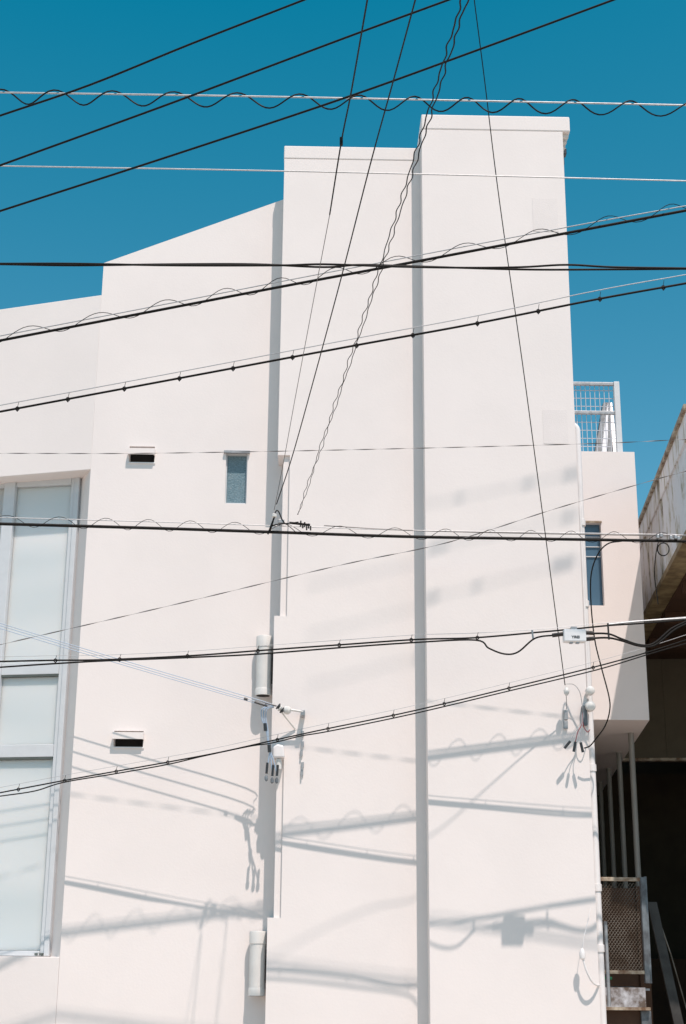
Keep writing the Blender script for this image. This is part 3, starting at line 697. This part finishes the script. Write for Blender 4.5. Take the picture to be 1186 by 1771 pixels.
# blue-grey service wires
bs = thing('service_wires', at(240, 1150, 14.0), 'three blue grey service wires ending in black capped tails beside the bay', 'cable')
YB = YL-.46
for k, (dy0, dy1) in enumerate(((-4, -4), (0, 0), (5, 3))):
    YB = YL-.40-.055*k
    pa = at(0, 1082+dy0, YB); pm = at(230, 1151+(dy0+dy1)/2, YB); pe = at(452, 1216+dy1, YB); d = (pa-pm).normalized()
    P = [pa+d*3, pa+d*1.2, pa, pm, pe, at(468, 1220, YB-.05)]
    MB().tube(smooth(P, 5), .0042, 7).build('wire', BLUEW, bs, smooth=True)
cap0 = (462, 474, 482)
for k, (x0, xe, ye) in enumerate(((455, 461, 1336), (459, 471, 1340), (465, 479, 1340))):
    P = [at(x0+5, 1222, YL-.47), at(452+k*4.5, 1228, YL-.48), at(453+k*3.4, 1244, YL-.48), at(460+k*1.5, 1262, YL-.48), at(463+k*.8, 1282, YL-.48), at(466+k*1.0, 1300, YL-.48), at((466+xe)/2+k*.5, 1318, YL-.48), at(xe, ye, YL-.48)]
    if k == 0: P[-2] = at(464, 1316, YL-.48)
    MB().tube(smooth(P, 5), .0068, 7).build('tail_wire', BLUEW, bs, smooth=True)
    MB().tube([at(xe+1.2, ye-17, YL-.482), at(xe-.3, ye+2, YL-.482)], .013, 8).build('end_cap', INSB, bs, smooth=True)
    cc = at(xe-.6, ye+9, YL-.482); MB().lathe((cc.x, cc.y, cc.z-.035), (0, 0, 1), [(0, .006), (.012, .017), (.04, .018), (.06, .008)], 10).build('end_cap', GREYP, bs, smooth=True)
for (x, y) in ((458, 1257), (465, 1294)):
    MB().tube([at(x, y-6, YL-.485), at(x+1, y+7, YL-.485)], .018, 8).build('tie_sleeve', INSB, bs, smooth=True)
MB().tube([at(422, 1208, YB-.01), at(428, 1210, YB-.01)], .013, 8).build('tie_sleeve', INSB, bs, smooth=True)
MB().tube([at(440, 1214, YB-.01), at(462, 1221, YB-.02)], .012, 8).build('tie_sleeve', INSB, bs, smooth=True)

# drop wires that come down from above the camera to the thick cable
def drop(name, px, yk, r, m, lab, ext, parent=None):
    L = run(px, yk, (ext, 0), step=8, key=1); o = MB().tube(L, r, 7).build(name, m, parent, smooth=True)
    if lab: tag(o, lab, 'wire')
    return L
yk = [(0, 6.6), (890, 13.1)]
d1 = thing('drop_wire', at(635, 0, 6.6), 'leftmost drop wire, a black sleeve thinning to a fine line', 'wire')
drop('sleeved_wire', [(635, 0), (607, 160), (590, 246), (570, 371)], yk, .0052, BLACK, None, 8, d1)
drop('bare_wire', [(570, 371), (540, 530), (510, 690), (490, 800), (474, 882)], [(0, 6.6), (890, 13.1)], .0028, THIN, None, 0, d1)
c = at(590, 246, lin(246, yk)); MB().tube([c+Vector((0, -.01, .03)), c+Vector((0, -.01, -.03))], .011, 8).build('splice', BLACK, d1, smooth=True)
drop('drop_wire', [(718, 0), (680, 140), (640, 285), (590, 480), (540, 665), (505, 790), (478, 872)], yk, .0048, BLACK, 'straight thin black drop wire, second from left at the top', 8)
d3 = thing('drop_wire', at(805, 0, 6.6), 'wavy twin drop wire running down left of the tower edge', 'wire')
for sgn in (-1, 1):
    P = []; N = 300
    for i in range(N+1):
        y = -10+900*i/N; t = y/890
        x = 803+(515-803)*t+5*math.sin(t*3.1)
        amp = 4.3*(1-.74*t); x += sgn*amp*(1.0+.25*math.sin(y*.085))+(1-.5*t)*(1.6*math.sin(y/(6.8-2.2*t)+sgn*.9)+1.3*math.sin(y/11.3+sgn*1.4+.6)+.8*math.sin(y/4.1+sgn*2.2))
        P.append(at(x, y, lin(y, yk)))
    d = (P[0]-P[3]).normalized(); P = [P[0]+d*8]+P
    MB().tube(P, .0050, 6, .0026).build('strand', BLACK, d3, smooth=True)
d4 = thing('drop_wire', at(978, 1190, 14.0), 'rightmost drop wire slanting down the tower to an anchor by the downpipe', 'wire')
yk4 = [(0, 10.7), (638, 12.27), (895, 13.07), (1195, 14.06)]
drop('wire', [(820, 0), (838, 140), (856, 290), (875, 430), (905, 640), (939, 895), (958, 1040), (977, 1185)], yk4, .0046, BLACK, None, 5, d4)
c = at(979, 1194, 14.06); MB().lathe(c+Vector((0, 0, -.05)), (.1, .2, 1), [(0, .012), (.02, .026), (.05, .03), (.075, .02), (.09, .01)], 14).build('insulator', CERAM, d4, smooth=True)
MB().tube([at(979, 1202, 14.1), at(980, 1222, 14.18), at(978, 1232, YT-.01)], .004, 6).build('tie_wire', GALV, d4, smooth=True)
MB().tube(smooth([at(978, 1183, 14.05), at(992, 1184, 14.08), at(1002, 1196, 14.1), at(1006, 1215, 14.12), at(1008, 1235, 14.13)]), .003, 6).build('tie_wire', GALV, d4, smooth=True)

# black service cable curling past the downpipe
sv = thing('service_cable', at(1050, 940, 13.3), 'black service cable curling from the thick cable down beside the downpipe', 'cable')
P = [at(x, y, Y) for (x, y, Y) in ((1075, 936, 13.36), (1052, 940, 13.34), (1036, 955, 13.45), (1025, 980, 13.6), (1021, 1010, 13.7), (1023, 1060, 13.78), (1029, 1110, 13.85), (1040, 1155, 13.9), (1053, 1205, 13.95), (1054, 1230, 13.97), (1046, 1256, 14.0), (1030, 1278, 14.05), (1020, 1290, 14.08), (1010, 1294, 14.1))]
L = smooth(P, 6); MB().tube(L, .0068, 7).build('cable', BLACK, sv, smooth=True)
for (a, b) in (((986, 1282), (976, 1294)), ((995, 1283), (992, 1300)), ((1004, 1284), (1008, 1301))):
    MB().tube([at(*a, 14.08), at(*b, 14.08)], .014, 8).build('end_cap', INSB, sv, smooth=True)
for k, (a, m_) in enumerate((((986, 1282), STEEL), ((995, 1283), REDW), ((1004, 1284), STEEL))):
    MB().tube(smooth([at(1006+k, 1232, 14.1), at(1005+k, 1252, 14.09), at((1003+a[0])/2, 1266, 14.08), at(*a, 14.08)]), .0042, 6).build('tail_wire', m_, sv, smooth=True)
MB().tube(smooth([at(1006, 1236, 14.1), at(1009, 1256, 14.09), at(1016, 1266, 14.1), at(1020, 1262, 14.15)]), .0045, 6).build('tail_wire', REDW, sv, smooth=True)
# drooping cable tail low on the tower
lt_ = thing('hanging_cable_tail', at(1015, 1690, YT), 'pale cable tail and plug hanging low beside the downpipe', 'cable')
c = at(1007, 1651, YT-.12); MB().lathe(c+Vector((0, 0, -.05)), (0, 0, 1), [(0, .008), (.015, .026), (.06, .03), (.085, .022), (.11, .008)], 14).build('plug', PVC, lt_, smooth=True)
MB().tube(smooth([at(1008, 1659, YT-.12), at(1014, 1678, YT-.12), at(1022, 1695, YT-.10), at(1030, 1703, YT-.06), at(1036, 1704, YT-.0)]), .0105, 8).build('cable', PVC, lt_, smooth=True)
MB().tube(smooth([at(1007, 1644, YT-.12), at(1010, 1620, YT-.10), at(1016, 1595, YT-.05), at(1021, 1570, YT-.012)]), .003, 6).build('tie_wire', PVC, lt_, smooth=True)

# high line whose soft shadows fall on the tower; it runs above the picture
for k, (pa, pb, lab) in enumerate((((742, 872), (990, 820), 'nearest of the high line wires above the tower'), ((742, 950), (990, 893), 'middle high line wire above the tower'), ((742, 1035), (990, 972), 'lowest high line wire above the tower'))):
    sv3 = Vector((.38, -1, 2.1)); a = at(*pa, YT)+sv3*4.4; b = at(*pb, YT)+sv3*4.4
    hl = thing('high_line_wire', a, lab, 'wire', 'high line above the tower'); d = (b-a).normalized()
    MB().tube([a-d*1.2, a, b, b+d*4], .0045, 7).build('wire', BLACK, hl, smooth=True)
    for (t, sz) in (((.21, .035), (.69, .045), (.99, .055)), ((.05, .05), (.1, .04), (.97, .05)), ((.02, .05), (.33, .04), (.93, .07)))[k]:
        q = a.lerp(b, t); MB().lathe(q-d*sz*1.6, d, [(0, sz*.3), (sz*.6, sz*.33), (sz*2.4, sz*.33), (sz*3.2, sz*.3)], 10).build('insulator', CERAM, hl, smooth=True)
